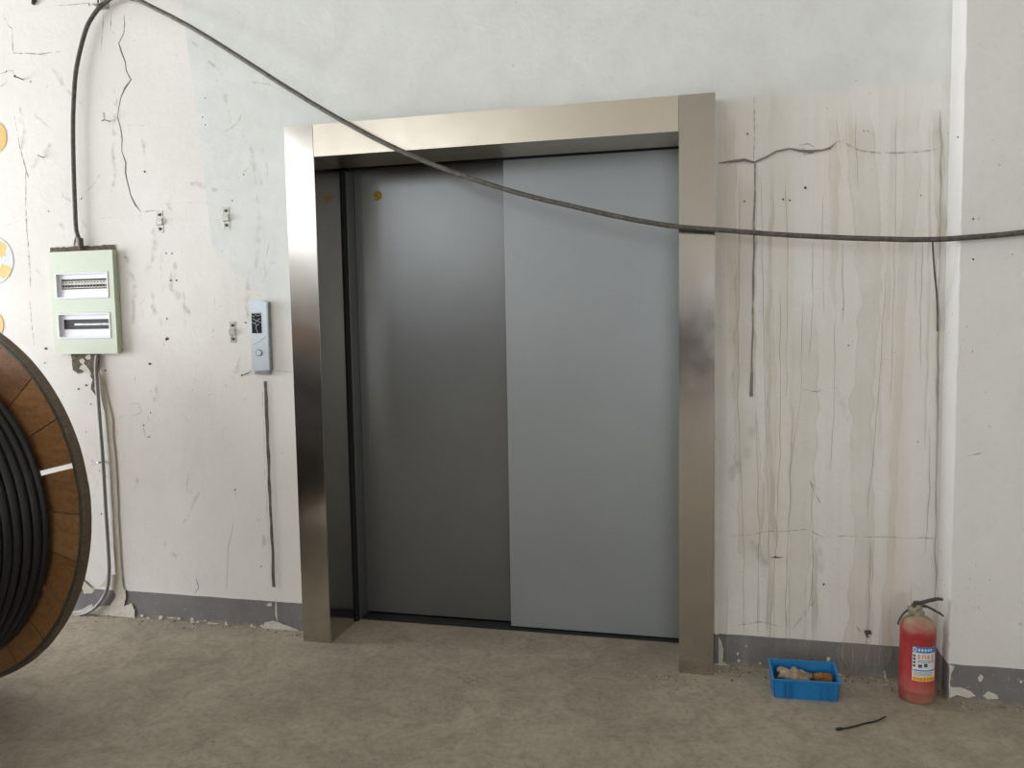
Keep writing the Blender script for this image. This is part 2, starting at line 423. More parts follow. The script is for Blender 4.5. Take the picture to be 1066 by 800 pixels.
# filled chase beside the conduit
ribbon(bm, [(104,388),(113,430),(118,475),(121,540),(124,600),(128,632)], [9,9,8,8,9,12], CHASE, jit=.002)
ribbon(bm, [(100,400),(105,440),(109,480),(114,540),(119,590),(122,632)], 2.2, DIRT)
# peeled skirting paint
patch(bm, [(70,645),(72,638),(86,634),(96,629),(103,618),(116,617),(119,612),(131,613),(132,622),(130,631),(138,628),(141,635),(141,643),(122,647),(95,647)], PEEL)
patch(bm, [(72,620),(88,612),(84,600),(70,600)], PEEL)
patch(bm, [(38,580),(86,588),(84,614),(60,612),(38,606)], PEEL)
patch(bm, [(84,600),(96,612),(103,612),(110,605),(112,598),(128,598),(128,616),(88,618)], CHASE)
patch(bm, [(100,612),(116,610),(122,620),(116,630),(98,632),(94,622)], WALL) 
patch(bm, [(272,657),(276,648),(285,646),(300,651),(312,656),(317,663),(317,668),(290,664),(272,661)], PEEL)
ribbon(bm, [(288,622),(288,640),(290,648)], 2.2, PEEL); ribbon(bm, [(257,622),(257,628)], 1.6, PEEL)
patch(bm, [(278,629),(283,627),(284,631),(279,631)], PEEL, jag=.001)
for p in [[(196,648),(202,646),(204,650),(198,652)],[(226,650),(238,652),(246,655),(244,658),(228,655)],[(258,655),(266,652),(268,658),(260,660)],[(150,646),(157,648),(154,650)]]: patch(bm, p, PEEL, jag=.004, step=.006)
ribbon(bm, [(272,622),(276,640)], 6, DIRT)
for _ in range(30):
    x = random.uniform(140, 312); y = 647+(x-140)*.094-random.uniform(0, 9); spot(bm, x, y, random.uniform(.5, 1.6), PEEL)
# chase below the call panel
ribbon(bm, [(277,397),(279,440),(281,500),(284,560),(286,611)], [4.5,4.2,3.6,3.6,4], HOLE, jit=.002, taper=False)
ribbon(bm, [(274,397),(277,500),(284,608)], 2, DIRT)
ribbon(bm, [(263,386),(258,389),(253,391)], 2.0, SPOT)
# --- right part: crack, drips, runs
ribbon(bm, [(745,170),(760,168),(775,167),(785,170),(798,164),(808,158),(822,155),(832,157),(842,158),(856,157),(864,155),(873,147)], [2.5,2.5,3,1.8,2,2,1.8,2.4,3,1.6,2.6,1.5], CRACK, jit=.003)
ribbon(bm, [(873,147),(885,152),(895,157),(915,160),(935,160),(955,158),(975,155)], 1.5, CRACKL, jit=.003)
for q in ([(832,152),(841,150),(848,154)],[(836,161),(846,160),(852,156)],[(833,158),(838,155)],[(834,156),(838,163)]): ribbon(bm, q, 1.3, CRACK, jit=.002)
ribbon(bm, [(786,171),(785,230),(784,300),(783,360),(782,413)], [1.3,2.0,2.0,1.6,3.2], CRACK, jit=.0015, taper=False)
ribbon(bm, [(785,100),(785,170)], 1.2, CRACKL)
for pts, w, m in [
    ([(893,118),(896,160),(903,240),(906,320),(898,400),(896,470),(900,560),(892,650),(888,700)], [24,26,24,18,19,20,19,20,26], DRIP),
    ([(945,115),(950,180),(945,240),(938,300),(936,380),(932,450),(928,560),(922,640),(918,700)], [20,14,12,8,7,7,6,9,13], DRIP),
    ([(863,120),(868,170),(869,220),(867,300),(869,330)], [4,9,7,5,3], DRIP),
    ([(838,320),(838,400),(835,500),(830,600),(828,690)], [20,26,24,18,18], DRIP),
    ([(780,180),(775,300),(775,420),(782,520),(780,590)], [14,18,22,26,20], DRIP),
    ([(804,180),(800,320),(800,430),(806,560),(800,640),(800,690)], [3,4,3,5,4,4], DRIPG),
    ([(800,300),(803,420),(800,520),(795,600)], [8,10,12,6], DRIP),
    ([(930,118),(928,170),(924,230),(925,300),(916,400),(915,470)], [5,4,3,3,3,3], DRIP),
    ([(885,105),(884,160)], [4,3], DRIP),
    ([(975,112),(977,170),(979,230),(977,270)], [9,9,8,6], DRIPG),
    ([(760,120),(762,250),(765,420)], [9,8,7], DRIP),
    ([(967,120),(967,250),(966,330),(962,470)], [2,2,2,1.6], DRIPG),
    ([(905,560),(906,640),(902,700)], [4,5,5], DRIP),
    ([(846,560),(848,620),(846,690)], [4,6,4], DRIPG)]:
    ribbon(bm, pts, w, m, jit=.004, step=.03)
for pts, w in [([(978,112),(979,200),(977,300),(976,400),(974,500),(973,626)],[2,3,2,3.5,2.5,2]),([(973,250),(975,330),(976,380),(975,440)],[1.5,2,3,3.5]),([(960,250),(958,330),(957,385)],1.2),([(877,250),(877,339)],1.3),([(869,330),(868,420),(864,491)],1.2),([(922,280),(915,400),(909,470),(902,540)],1.1),([(846,250),(845,330),(842,380)],1.0),([(968,440),(966,520),(963,577)],1.6),([(953,260),(953,322)],1.1),([(792,180),(794,300),(797,440),(801,580),(797,660)],1.0),([(812,300),(812,460),(808,560),(800,690)],1.0),([(825,420),(822,520),(818,600),(818,690)],1.1),([(845,500),(846,590),(842,640)],1.2),([(906,560),(904,640),(903,664)],1.0),([(817,190),(820,260),(818,420)],.9),([(933,118),(931,250),(927,420)],.9),([(890,118),(893,200)],.9),([(770,180),(768,420),(774,560),(774,660)],1.0),([(870,120),(874,160)],1.2),([(856,200),(857,330)],.9),([(787,420),(790,560),(788,660)],1.1),([(836,300),(833,420),(820,500)],.9)]:
    ribbon(bm, pts, w, RUN, jit=.003, step=.03)
for pts in [[(760,558),(800,553),(840,552),(860,560)],[(870,558),(975,560)],[(762,650),(790,648),(815,652)],[(835,405),(850,408),(868,404)],[(852,510),(842,500),(856,530)]]:
    ribbon(bm, pts, 1.0, CRACKL, jit=.004)
for x, y, r in [(778,140,1.4),(838,196,2),(775,210,1.4),(815,208,1.5),(822,209,1.3),(899,137,1),(903,137,1),(958,204,1.2),(883,360,1.2),(807,579,1.3),(857,608,1.6),(955,460,1)]: spot(bm, x, y, r)
ribbon(bm, [(802,580),(815,580)], 2, SPOT); ribbon(bm, [(892,652),(895,657)], 2.5, SPOT); 
for p in [[(899,656),(906,655),(907,660),(903,660),(904,664),(901,662)]]: patch(bm, p, SPOT, jag=.002, step=.004)
ribbon(bm, [(824,655),(836,641)], 2.6, RUN); ribbon(bm, [(840,633),(849,624)], 2.6, RUN); ribbon(bm, [(825,650),(849,626)], 4, DIRT)
for pts, w in [([(790,430),(760,500)], 14), ([(855,600),(850,560)], 12), ([(780,560),(800,590)], 16), ([(870,400),(880,440)], 10)]: ribbon(bm, pts, w, DIRT, jit=.01)
# peeled skirting, right part
patch(bm, [(744,660),(750,665),(753,676),(752,688),(760,693),(760,700),(744,698)], CHASE, jag=.004)
patch(bm, [(744,686),(750,690),(757,695),(764,697),(790,698),(800,701),(800,705),(760,703),(744,700)], PEEL, jag=.004)
patch(bm, [(870,700),(885,705),(905,706),(919,708),(921,697),(923,712),(905,712),(870,707)], PEEL, jag=.003)
for x, y, r in [(768,680,1.2),(769,687,1.6),(791,690,1.3),(862,686,2),(777,672,.8),(920,699,1)]: spot(bm, x, y, r, PEEL)
for _ in range(26):
    x = random.uniform(748, 930); y = 697+(x-752)*.078-random.uniform(0, 5); spot(bm, x, y, random.uniform(.4, 1.3), PEEL)
for x in (757,790,806,822,838,846,888,902,919,948): ribbon(bm, [(x,600+.0),(x-1,700)], 1.1, DRIPG)
patch(bm, [(744,140),(744,690),(748,690),(748,140)], WALL, jag=0) 
tag(link('wall_back', bm, WM), 'off-white plaster wall with cracks, brown water runs and a grey painted skirting', kind='structure')

# right projecting wall (its left side and its front)
layer[0] = 0
bm = bmesh.new()
nz = 260
cols = []
for i in range(nz+1):
    z = ZC*i/nz
    j = (.0045*noise.noise(Vector((z*9, 3, 0))) + .003*noise.noise(Vector((z*45, 9, 0))))
    cols.append([bm.verts.new(v) for v in ((XC, .1, z), (XC+j*.5, -CD*.5, z), (XC+j, -CD+.004, z), (XC+.006+j, -CD+j*.3, z), (XC+.05, -CD, z), (X1+.2, -CD, z))])
for A, B in zip(cols, cols[1:]):
    for k in range(5):
        f = bm.faces.new((A[k], A[k+1], B[k+1], B[k])); f.material_index = 0; f.smooth = k in (1, 2)
patch(bm, [(988,692),(994,694),(990,701),(989,710),(990,716),(999,716),(1010,720),(1016,725),(1008,727),(996,724),(988,727)], PEEL, -CD, .003)
patch(bm, [(1023,725),(1028,720),(1038,724),(1040,728),(1028,728)], PEEL, -CD, .003)
patch(bm, [(1018,706),(1021,702),(1024,705),(1022,710),(1019,710)], PEEL, -CD, .002)
ribbon(bm, [(1021,708),(1022,724)], 1.2, RUN, -CD)
for x, y, r in [(1013,228,1.5),(1013,270,1.6),(1054,265,.9),(997,143,1.2),(1019,228,.8),(1062,650,1.6),(1063,710,1.4)]: spot(bm, x, y, r, SPOT if x < 1060 else PEEL, -CD)
ribbon(bm, [(1005,475),(1030,470)], 1, CRACKL, -CD)
wr = link('wall_right', bm, [M_wallR]+WM[1:]); tag(wr, 'projecting beige-grey wall at the right with a grey skirting', kind='structure')

# rest of the hall behind the camera
def wall_with_holes(name, axis, pos, u0, u1, holes, th=.2):
    bm = bmesh.new()
    def b(a0, a1, z0, z1):
        if a1-a0 < 1e-3 or z1-z0 < 1e-3: return
        if axis == 0: box(bm, min(pos, pos+th), max(pos, pos+th), a0, a1, z0, z1)
        else: box(bm, a0, a1, min(pos, pos+th), max(pos, pos+th), z0, z1)
    cur = u0
    for (a0, a1, z0, z1) in sorted(holes):
        b(cur, a0, 0, ZC); b(a0, a1, 0, z0); b(a0, a1, z1, ZC); cur = a1
    b(cur, u1, 0, ZC)
    return tag(link(name, bm, M_shell), kind='structure')
wall_with_holes('wall_left', 0, X0, YR, 0, [w[:4] for w in LEFT_WINDOWS], -.2)
wall_with_holes('wall_rear', 1, YR, X0-.2, X1+.2, [w[:4] for w in REAR_WINDOW_AND_FILL], -.2)
wall_with_holes('wall_far_right', 0, X1, YR, -CD, [], .2)
bm = bmesh.new(); box(bm, X0-.2, X1+.2, YR-.2, .3, ZC, ZC+.15); tag(link('ceiling', bm, M_shell), kind='structure')
bm = bmesh.new(); 
box(bm, -.25, DW+.25, .95, 1.0, -.1, H+.4); box(bm, -.25, -.2, .2, .95, -.1, H+.4); box(bm, DW+.2, DW+.25, .2, .95, -.1, H+.4); box(bm, -.25, DW+.25, .2, .95, H+.35, H+.4); box(bm, -.25, DW+.25, .36, .95, -.12, -.1)
tag(link('wall_shaft', bm, M_black), kind='structure')

# ------------------------------------------------------------------ elevator door
E_ = empty('door_1', (0, 0, 0)); tag(E_, 'grey two-panel sliding elevator door in a wide brushed steel surround', kind='structure')
def L_jamb(x_out, x_in, name, mat=M_steel):
    """front plate and reveal plate folded from one sheet"""
    bm = bmesh.new(); s = 1 if x_in > x_out else -1; t = .012
    prism(bm, [(x_out, -.0), (x_out, -PR), (x_in, -PR), (x_in, RD), (x_in-s*t, RD), (x_in-s*t, -PR+t), (x_out+s*t, -PR+t), (x_out+s*t, 0)], 2, 0, H+HL if True else H)
    bmesh.ops.bevel(bm, geom=[e for e in bm.edges if abs(e.verts[0].co.z-e.verts[1].co.z) > 1 and abs(e.verts[0].co.y+PR) < 1e-4], offset=.002, segments=2, affect='EDGES')
    return link(name, bm, mat, E_)
jl = L_jamb(-JW, 0, 'steel_jamb'); jr = L_jamb(DW+JW, DW, 'steel_jamb')
jl['label'] = 'left steel jamb, bright at the top'; jr['label'] = 'right steel jamb, evenly grey-brown'
bm = bmesh.new(); t = .012
prism(bm, [(0.0, H+HL), (-PR, H+HL), (-PR, H), (RD, H), (RD, H+t), (-PR+t, H+t), (-PR+t, H+HL-t), (0.0, H+HL-t)], 0, .0015, DW-.0015)
link('steel_lintel', bm, M_steelL, E_)
YL = .292    # left (rear) panel plane
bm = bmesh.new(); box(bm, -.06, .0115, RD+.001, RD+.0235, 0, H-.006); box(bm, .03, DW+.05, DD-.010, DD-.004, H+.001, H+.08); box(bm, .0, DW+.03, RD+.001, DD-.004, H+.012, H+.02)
link('door_gap_shade', bm, M_black, E_)  # black strips stand in for the unlit gaps around the panels
bm = bmesh.new(); box(bm, -.055, .012, RD+.024, YL+.02, -.0, H-.006, 0, .002); link('door_frame', bm, M_door, E_)
bm = bmesh.new(); box(bm, -.02, XM+.06, YL, YL+.03, .012, H+.06, 0, .002); 
box(bm, .014, .055, YL-.004, YL+.001, .014, H+.05, 0, .001)
dl = link('door_panel', bm, M_door, E_); dl['label'] = 'left grey sliding panel, set further back, with a yellow round sticker'
bm = bmesh.new(); box(bm, XM, DW+.06, DD, DD+.035, .010, H+.06, 0, .002); dr = link('door_panel', bm, M_door2, E_); dr['label'] = 'right grey sliding panel, nearer and lighter'
bm = bmesh.new(); box(bm, -.06, DW+.06, RD+.036, .345, -.02, .002); box(bm, -.06, DW+.06, .225, .233, .002, .006); box(bm, -.06, DW+.06, .28, .288, .002, .006); link('door_sill', bm, M_sill, E_)
# sticker
t_ = NT('yellow_sticker'); t_.col(t_.mix(t_.noise(90, 3), srgb(196, 160, 60), srgb(160, 128, 50))); M_ysk = t_.set(Roughness=.6)
M_yink = simple('sticker_ink', srgb(110, 90, 45), .7, bump=0)
bm = bmesh.new(); c0 = at(393, 204, 1, YL-.001)
def disc(bm, c, r, y0, y1, mi=0, n=28, r_in=0):
    if r_in:
        A = [(c.x+r*math.cos(2*PI*k/n), c.z+r*math.sin(2*PI*k/n)) for k in range(n)]
        B = [(c.x+r_in*math.cos(2*PI*k/n), c.z+r_in*math.sin(2*PI*k/n)) for k in range(n)]
        for k in range(n):
            k2 = (k+1) % n
            f = bm.faces.new([bm.verts.new((p[0], y0, p[1])) for p in (A[k], A[k2], B[k2], B[k])]); f.material_index = mi
    else: prism(bm, [(c.x+r*math.cos(2*PI*k/n), c.z+r*math.sin(2*PI*k/n)) for k in range(n)], 1, y0, y1, mi)
disc(bm, c0, .025, YL-.0015, YL-.0002); disc(bm, c0, .021, YL-.0018, 0, 1, r_in=.018)
for dx, dz, w, h in [(-.006,.004,.016,.004),(0,-.003,.022,.003),(.003,-.010,.012,.003),(-.001,.011,.012,.003)]:
    box(bm, c0.x+dx-w/2, c0.x+dx+w/2, YL-.0020, YL-.0015, c0.z+dz-h/2, c0.z+dz+h/2, 1)
st = link('round_sticker', bm, [M_ysk, M_yink], dl)

# ------------------------------------------------------------------ distribution box
M_pgreen = simple('pale_green_enamel', srgb(203, 210, 190), .42, 0, 12, .05, .05)
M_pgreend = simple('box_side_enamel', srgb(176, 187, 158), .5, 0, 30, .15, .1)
M_white = simple('white_plastic', srgb(232, 232, 236), .4, 0, 20, .04, 0)
M_breaker = simple('breaker_grey', srgb(222, 219, 205), .5, 0, 90, .25, .1)
M_dark = simple('dark_inside', srgb(30, 28, 27), .6, 0, 60, .4, .2)
M_din = simple('din_rail', srgb(170, 170, 170), .3, .9, 60, .3, .1)
PX0, PX1, PZ0, PZ1 = -1.556, -1.172, 1.401, 1.928
B = empty('distribution_box', ((PX0+PX1)/2, 0, PZ0)); tag(B, 'pale green electrical distribution box with two breaker windows, left of the elevator', 'electrical box')
ox, oz = (PX0+PX1)/2, PZ0
def rel(x, z): return x-ox, z-oz
x0, x1, z1 = PX0-ox, PX1-ox, PZ1-oz
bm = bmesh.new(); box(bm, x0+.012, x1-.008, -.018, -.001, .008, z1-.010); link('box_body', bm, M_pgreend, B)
wins = [(-1.524-ox, -1.204-ox, 1.686-oz, 1.820-oz), (-1.520-ox, -1.197-ox, 1.480-oz, 1.612-oz)]
bm = bmesh.new()
xa, xb = wins[0][0], wins[0][1]
for (a, b, c, d) in [(x0, xa, 0, z1), (xb, x1, 0, z1), (xa, xb, 0, wins[1][2]), (xa, xb, wins[1][3], wins[0][2]), (xa, xb, wins[0][3], z1)]:
    box(bm, a, b, -.036, -.018, c, d)
bmesh.ops.remove_doubles(bm, verts=bm.verts, dist=1e-5)
cv = link('front_cover', bm, M_pgreen, B)
# folded lip of the cover on the right side
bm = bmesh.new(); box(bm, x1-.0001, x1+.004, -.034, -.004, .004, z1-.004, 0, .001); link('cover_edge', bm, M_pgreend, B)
for wi, (a, b, c, d) in enumerate(wins):
    a = xa+.001; b = xb-.001; c += .001; d -= .001
    bm = bmesh.new(); f = .007
    for (p, q, r, s) in [(a, b, d-f, d), (a, b, c, c+f), (a, a+f, c+f, d-f), (b-f, b, c+f, d-f)]: box(bm, p, q, -.0395, -.010, r, s)
    sl0, sl1 = c+(d-c)*.36, c+(d-c)*.76        # slot
    box(bm, a+f, b-f, -.022, -.019, c+f, sl0); box(bm, a+f, b-f, -.022, -.019, sl1, d-f)
    box(bm, a+f, a+f+.016, -.022, -.019, sl0, sl1)
    wf = link('window_bezel', bm, M_white, B)
    if wi == 0: wf['label'] = 'upper window bezel with a row of breakers'
    else: wf['label'] = 'lower window bezel with an empty slot'
    bm = bmesh.new(); box(bm, a+f+.002, b-f-.002, -.0188, -.0182, sl0+.001, sl1-.001); link('slot_back', bm, M_dark, wf)
    if wi == 0:
        n = 15; s0 = a+f+.018; s1 = b-f-.002; w = (s1-s0)/n
        for k in range(n):
            bm = bmesh.new(); u = s0+k*w
            box(bm, u+.0008, u+w-.0008, -.0215 if k > 3 else -.0200, -.0188, sl0+.006, sl1-.010, 0, .0006)
            box(bm, u+w*.22, u+w*.78, -.0262, -.0213, sl0+.012, sl0+.022, 1)
            box(bm, u+w*.3, u+w*.7, -.0220, -.0212, sl1-.020, sl1-.014, 1)
            link('breaker', bm, [M_breaker, M_dark], wf)
    else:
        bm = bmesh.new(); box(bm, a+f+.08, b-f-.003, -.0205, -.0188, sl0+.020, sl0+.031, 0, .001); link('mounting_rail', bm, M_din, wf)
        bm = bmesh.new(); box(bm, a+f+.018, a+f+.10, -.0200, -.0188, sl0+.02, sl0+.028); link('mounting_rail', bm, M_dark, wf)

# ------------------------------------------------------------------ lift call panel
M_lop = simple('brushed_aluminium_face', srgb(196, 205, 210), .38, .35, 25, .06, .05)
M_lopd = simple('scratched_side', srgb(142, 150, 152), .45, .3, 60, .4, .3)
M_disp = simple('display_dark', srgb(22, 26, 34), .2, 0, 20, .1, 0)
M_scr = simple('display_scratch', srgb(205, 210, 214), .5, 0, 20, .1, 0)
M_ring = simple('button_ring', srgb(110, 118, 124), .35, .6, 20, .1, 0)
lt = at(257.4, 313, 1, -.03); lb = at(263, 387, 1, -.03); rt = at(277, 313, 1, -.03); rb = at(279.5, 387, 1, -.03)
LZ0, LZ1 = lb.z, lt.z; LX0 = (lt.x+lb.x)/2; LX1 = (rt.x+rb.x)/2+.008; lx = (LX0+LX1)/2; hw = (LX1-LX0)/2; LH = LZ1-LZ0
Pn = empty('lift_call_panel', (lx, 0, LZ0)); tag(Pn, 'narrow silver elevator call panel with dark scratched display and round button', 'call panel')
bm = bmesh.new()
# face outline with rounded top and bottom
N = 10; prof = []
for k in range(N+1): 
    u = -1+2*k/N; prof.append((hw*u, LH-.010*u*u))
low = [(hw*(1-2*k/N), -.0+.004+.012*(1-2*k/N)**2*0.8-.006) for k in range(N+1)]
poly = prof+low
prism(bm, poly, 1, -.030, -.004)
bmesh.ops.bevel(bm, geom=[e for e in bm.edges if all(abs(v.co.y+.030) < 1e-5 for v in e.verts) and len(e.link_faces) == 2 and any(abs(f.normal.y) < .5 for f in e.link_faces)], offset=.006, segments=3, affect='EDGES')
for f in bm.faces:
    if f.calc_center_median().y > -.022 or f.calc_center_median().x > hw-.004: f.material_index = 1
link('panel_body', bm, [M_lop, M_lopd], Pn)
def lrel(px, py): 
    p = at(px, py, 1, -.031); return p.x-lx, p.z-LZ0
a = lrel(261.5, 326); b = lrel(272.5, 347)
bm = bmesh.new(); box(bm, a[0], b[0], -.0315, -.0295, b[1], a[1], 0, .0004)
disp = link('display', bm, M_disp, Pn)
bm = bmesh.new(); wdt = b[0]-a[0]; hh = a[1]-b[1]
for pts in [[(.0,.92),(.25,.80),(.45,.93),(.65,.84),(1,.92)],[(.1,.72),(.5,.62),(.9,.72)],[(.02,.55),(.3,.50),(.6,.60),(1,.52)],[(.3,.48),(.55,.40),(.8,.46)],[(.5,.38),(.45,.2),(.62,.02)],[(.05,.98),(.5,.98),(.98,.97)]]:
    tube(bm, [Vector((a[0]+wdt*u, -.0317, b[1]+hh*v)) for u, v in pts], .0011, 6)
link('scratched_film', bm, M_scr, disp)
c = lrel(269.6, 367.5); bm = bmesh.new()
disc(bm, Vector((c[0], 0, c[1])), .0165, -.0335, -.0295, 0); link('call_button', bm, M_ring, Pn)
bm = bmesh.new(); disc(bm, Vector((c[0], 0, c[1])), .0135, -.0345, -.0330, 0)
bmesh.ops.bevel(bm, geom=[e for e in bm.edges if all(v.co.y < -.034 for v in e.verts)], offset=.0004, segments=1, affect='EDGES'); btn = link('button_face', bm, M_lop, bpy.data.objects['call_button'])
bm = bmesh.new(); p0, p1, p2 = lrel(264, 358.5), lrel(270, 355), lrel(276, 350)
tube(bm, [Vector((q[0], -.0308, q[1])) for q in (p0, p1, p2)], .0016, 6); link('crease', bm, M_white, Pn)
bm = bmesh.new(); box(bm, -hw+.01, hw-.006, -.024, -.006, -.014, .004, 0, .003); link('bottom_lip', bm, M_lopd, Pn)

# ------------------------------------------------------------------ pipe clips, nails
M_galv = simple('galvanised_steel', srgb(176, 172, 162), .4, .75, 60, .35, .3)
M_rust = simple('rusty_screw', srgb(80, 70, 58), .7, .3, 80, .5, .3)
def clip(px, py, label, s=1.0, rot=0):
    p = at(px, py, 1, -.006); o = empty('pipe_clip', (p.x, 0, p.z)); o.rotation_euler = (0, rot, 0)
    tag(o, label, 'pipe clip', 'metal pipe clips left of the elevator')
    bm = bmesh.new(); w = .0125*s; h = .040*s
    # saddle strip: two tabs and a raised loop
    prof = [(-h, -.002), (-.012*s, -.002), (-.010*s, -.012), (.010*s, -.012), (.012*s, -.002), (h, -.002)]
    A = []; 
    for z, y in prof: A.append([bm.verts.new((-w, y, z)), bm.verts.new((w, y, z)), bm.verts.new((w, y+.0018, z)), bm.verts.new((-w, y+.0018, z))])
    for P, Q in zip(A, A[1:]):
        for k in range(4): bm.faces.new((P[k], P[(k+1) % 4], Q[(k+1) % 4], Q[k]))
    bm.faces.new(A[0]); bm.faces.new(A[-1][::-1])
    bmesh.ops.recalc_face_normals(bm, faces=bm.faces)
    link('strap', bm, M_galv, o)
    for z in (.026*s, -.026*s):
        bm = bmesh.new(); disc(bm, Vector((0, 0, z)), .0055*s, -.0055, -.0015, 0, 12); link('screw', bm, M_rust, o)
    return o
clip(166, 231, 'small galvanised pipe clip on the white wall, right of the long crack', 1.35)
clip(235, 227, 'small galvanised pipe clip on the white wall, nearest the steel door surround at the top', 1.35)
clip(242, 346, 'small galvanised pipe clip just left of the lift call panel', 1.3)
# bent bracket and nails
p = at(113, 124, 1, 0); o = empty('wall_hook', (p.x, 0, p.z)); tag(o, 'small bent steel hook sticking out beside the long wall crack', 'hook')
bm = bmesh.new(); box(bm, .002, .012, -.040, -.038, -.012, .022); box(bm, .002, .012, -.040, 0, -.014, -.011); link('bent_strip', bm, M_galv, o)
bm = bmesh.new(); tube(bm, [Vector((-.012, -.030, -.014)), Vector((.004, -.036, -.013))], .003, 8); link('screw', bm, M_rust, o)
for (px, py, lab, L) in [(24, 83, 'longer rusty nail in the wall at the upper left', .05), (45, 164, 'short bright nail in the wall above the distribution box', .03)]:
    p = at(px, py, 1, 0); bm = bmesh.new()
    tube(bm, [Vector((0, .004, 0)), Vector((0, -L, .003))], .0028, 8); tube(bm, [Vector((0, -L, .003)), Vector((0, -L-.002, .003))], .006, 12)
    tag(link('nail', bm, M_rust if L > .04 else M_galv, loc=(p.x, 0, p.z)), lab, 'nail')
p = at(37, 4, 1, 0); bm = bmesh.new(); tube(bm, [Vector((0, .004, .02)), Vector((0, -.012, .01)), Vector((0, -.014, -.006))], .010, 10); tag(link('rusty_anchor_bolt', bm, M_rust, loc=(p.x, 0, p.z)), 'dark rusty anchor bolt in the wall at the top left corner', 'bolt')

# ------------------------------------------------------------------ overhead cable with its hook, hanging wire, conduit
def cable_material():
    t = NT('black_cable_sheath'); f = t.noise(1, 4, .7, vec=t.mp((60, 60, 60)))
    t.col(t.mix(t.rng(f, .3, .7), srgb(52, 48, 44), srgb(104, 98, 90))); t.bump(f, .5, .003); return t.set(Roughness=.6)
M_cable = cable_material()
cpts = [(84.5,259,-.02),(84,254,-.022),(79.5,240,-.03),(78,215,-.032),(76.5,170,-.034),(76,130,-.034),(77,100,-.034),(79,75,-.034),(84,50,-.034),(91,27,-.036),(100,12,-.038),(109,3,-.040),(120,-3,-.05),(140,-1,-.06),(160,8,-.07),(200,29,-.09),(250,60,-.115),(300,92,-.14),(350,122,-.155),(400,149,-.17),(450,171,-.18),(500,189,-.185),(550,204,-.19),(600,216,-.193),(650,227,-.194),(700,235.5,-.19),(740,239,-.175),(800,243.5,-.17),(860,247,-.17),(920,249,-.178),(960,249.5,-.185),(1000,248,-.19),(1066,242,-.19),(1110,236,-.19)]
path = catmull([at(x, y, 1, d) for x, y, d in cpts], 10)
path = [p + Vector((0, 0, .0012*noise.noise(p*14))) for p in path]
bm = bmesh.new(); tube(bm, path, .0105, 12)
cb = link('power_cable', bm, M_cable, smooth=True); tag(cb, 'long black cable rising from the distribution box and sagging across the elevator door', 'cable')
p = at(108, 6, 1, 0); o = empty('cable_bracket', (p.x, 0, p.z)); tag(o, 'small steel bracket holding the black cable at the top of the wall', 'bracket')
bm = bmesh.new(); box(bm, -.018, .030, -.003, 0, -.02, .05); box(bm, -.018, .024, -.060, -.003, -.014, -.010, 0, .001); link('bracket_plate', bm, M_galv, o)
bm = bmesh.new(); tube(bm, [Vector((.012, -.052, .03)), Vector((.014, -.055, -.008)), Vector((.020, -.055, -.020))], .004, 8); link('tie_wire', bm, M_rust, o)
# end glands on the box
bm = bmesh.new(); tube(bm, [at(84.5, 260, 1, -.0235), at(83.5, 248, 1, -.026)], .0135, 12); tag(link('cable_sleeve', bm, simple('rusty_sleeve', srgb(96, 74, 58), .7)), 'short brown sleeve around the black cable on top of the distribution box', 'cable sleeve')
bm = bmesh.new(); tube(bm, catmull([at(971.5, 249, 1, -.17), at(971, 255, 1, -.165), at(973, 285, 1, -.12), at(975, 305, 1, -.06), at(976, 325, 1, -.02), at(976, 345, 1, -.008)], 6), .0035, 8)
tag(link('hanging_wire', bm, M_cable, smooth=True), 'thin dark wire hanging from the black cable into the right-hand corner', 'wire')
M_cond = simple('grey_conduit_plastic', srgb(146, 144, 142), .5, 0, 30, .15, .1)
cps = [(101,370,-.014),(100,384,-.018),(101,400,-.02),(104,440,-.02),(107,480,-.02),(110,530,-.02),(112.5,570,-.02),(113.5,595,-.022),(111,615,-.024),(102,630,-.026),(90,638.5,-.026),(75,641,-.024),(55,640,-.024)]
bm = bmesh.new(); tube(bm, catmull([at(x, y, 1, d) for x, y, d in cps], 8), .0095, 12)
tag(link('conduit_pipe', bm, M_cond, smooth=True), 'grey plastic conduit running from the distribution box down to the floor', 'conduit')
p = at(105.5, 481, 1, 0); o = empty('pipe_clip', (p.x, 0, p.z)); tag(o, 'tiny clip holding the grey conduit halfway down the wall', 'pipe clip', 'metal pipe clips left of the elevator')
bm = bmesh.new(); tube(bm, [Vector((-.004, 0, 0)), Vector((-.004, -.032, .001)), Vector((.010, -.034, .001)), Vector((.020, -.028, 0)), Vector((.022, 0, 0))], .003, 6); link('strap', bm, M_galv, o)

# ------------------------------------------------------------------ round stickers at the left edge
t_ = NT('pale_sticker'); t_.col(t_.mix(t_.noise(20, 3), srgb(214, 218, 216), srgb(196, 202, 200))); M_psk = t_.set(Roughness=.6)
t_ = NT('orange_sticker'); t_.col(t_.mix(t_.rng(t_.noise(16, 4), .35, .65), srgb(224, 190, 112), srgb(214, 178, 102))); M_osk = t_.set(Roughness=.6)
def wall_disc(px, py, r, mats, label, marks=()):
    c = at(px, py, 1, 0); bm = bmesh.new(); disc(bm, Vector((0, 0, 0)), r, -.0016, -.0003)
    for (dx, dz, w, h) in marks:
        prism(bm, [(dx+w*math.cos(2*PI*k/14)*(1+.25*math.sin(k*2.3)), dz+h*math.sin(2*PI*k/14)*(1+.2*math.cos(k*3.1))) for k in range(14)], 1, -.0022, -.0014, 1)
    return tag(link('round_poster', bm, mats, loc=(c.x, -.001, c.z)), label, 'sticker', 'round stickers on the wall at the left edge')
wall_disc(-7, 143, .087, [M_osk, M_osk], 'round yellow sticker cut by the left edge, topmost of the three')
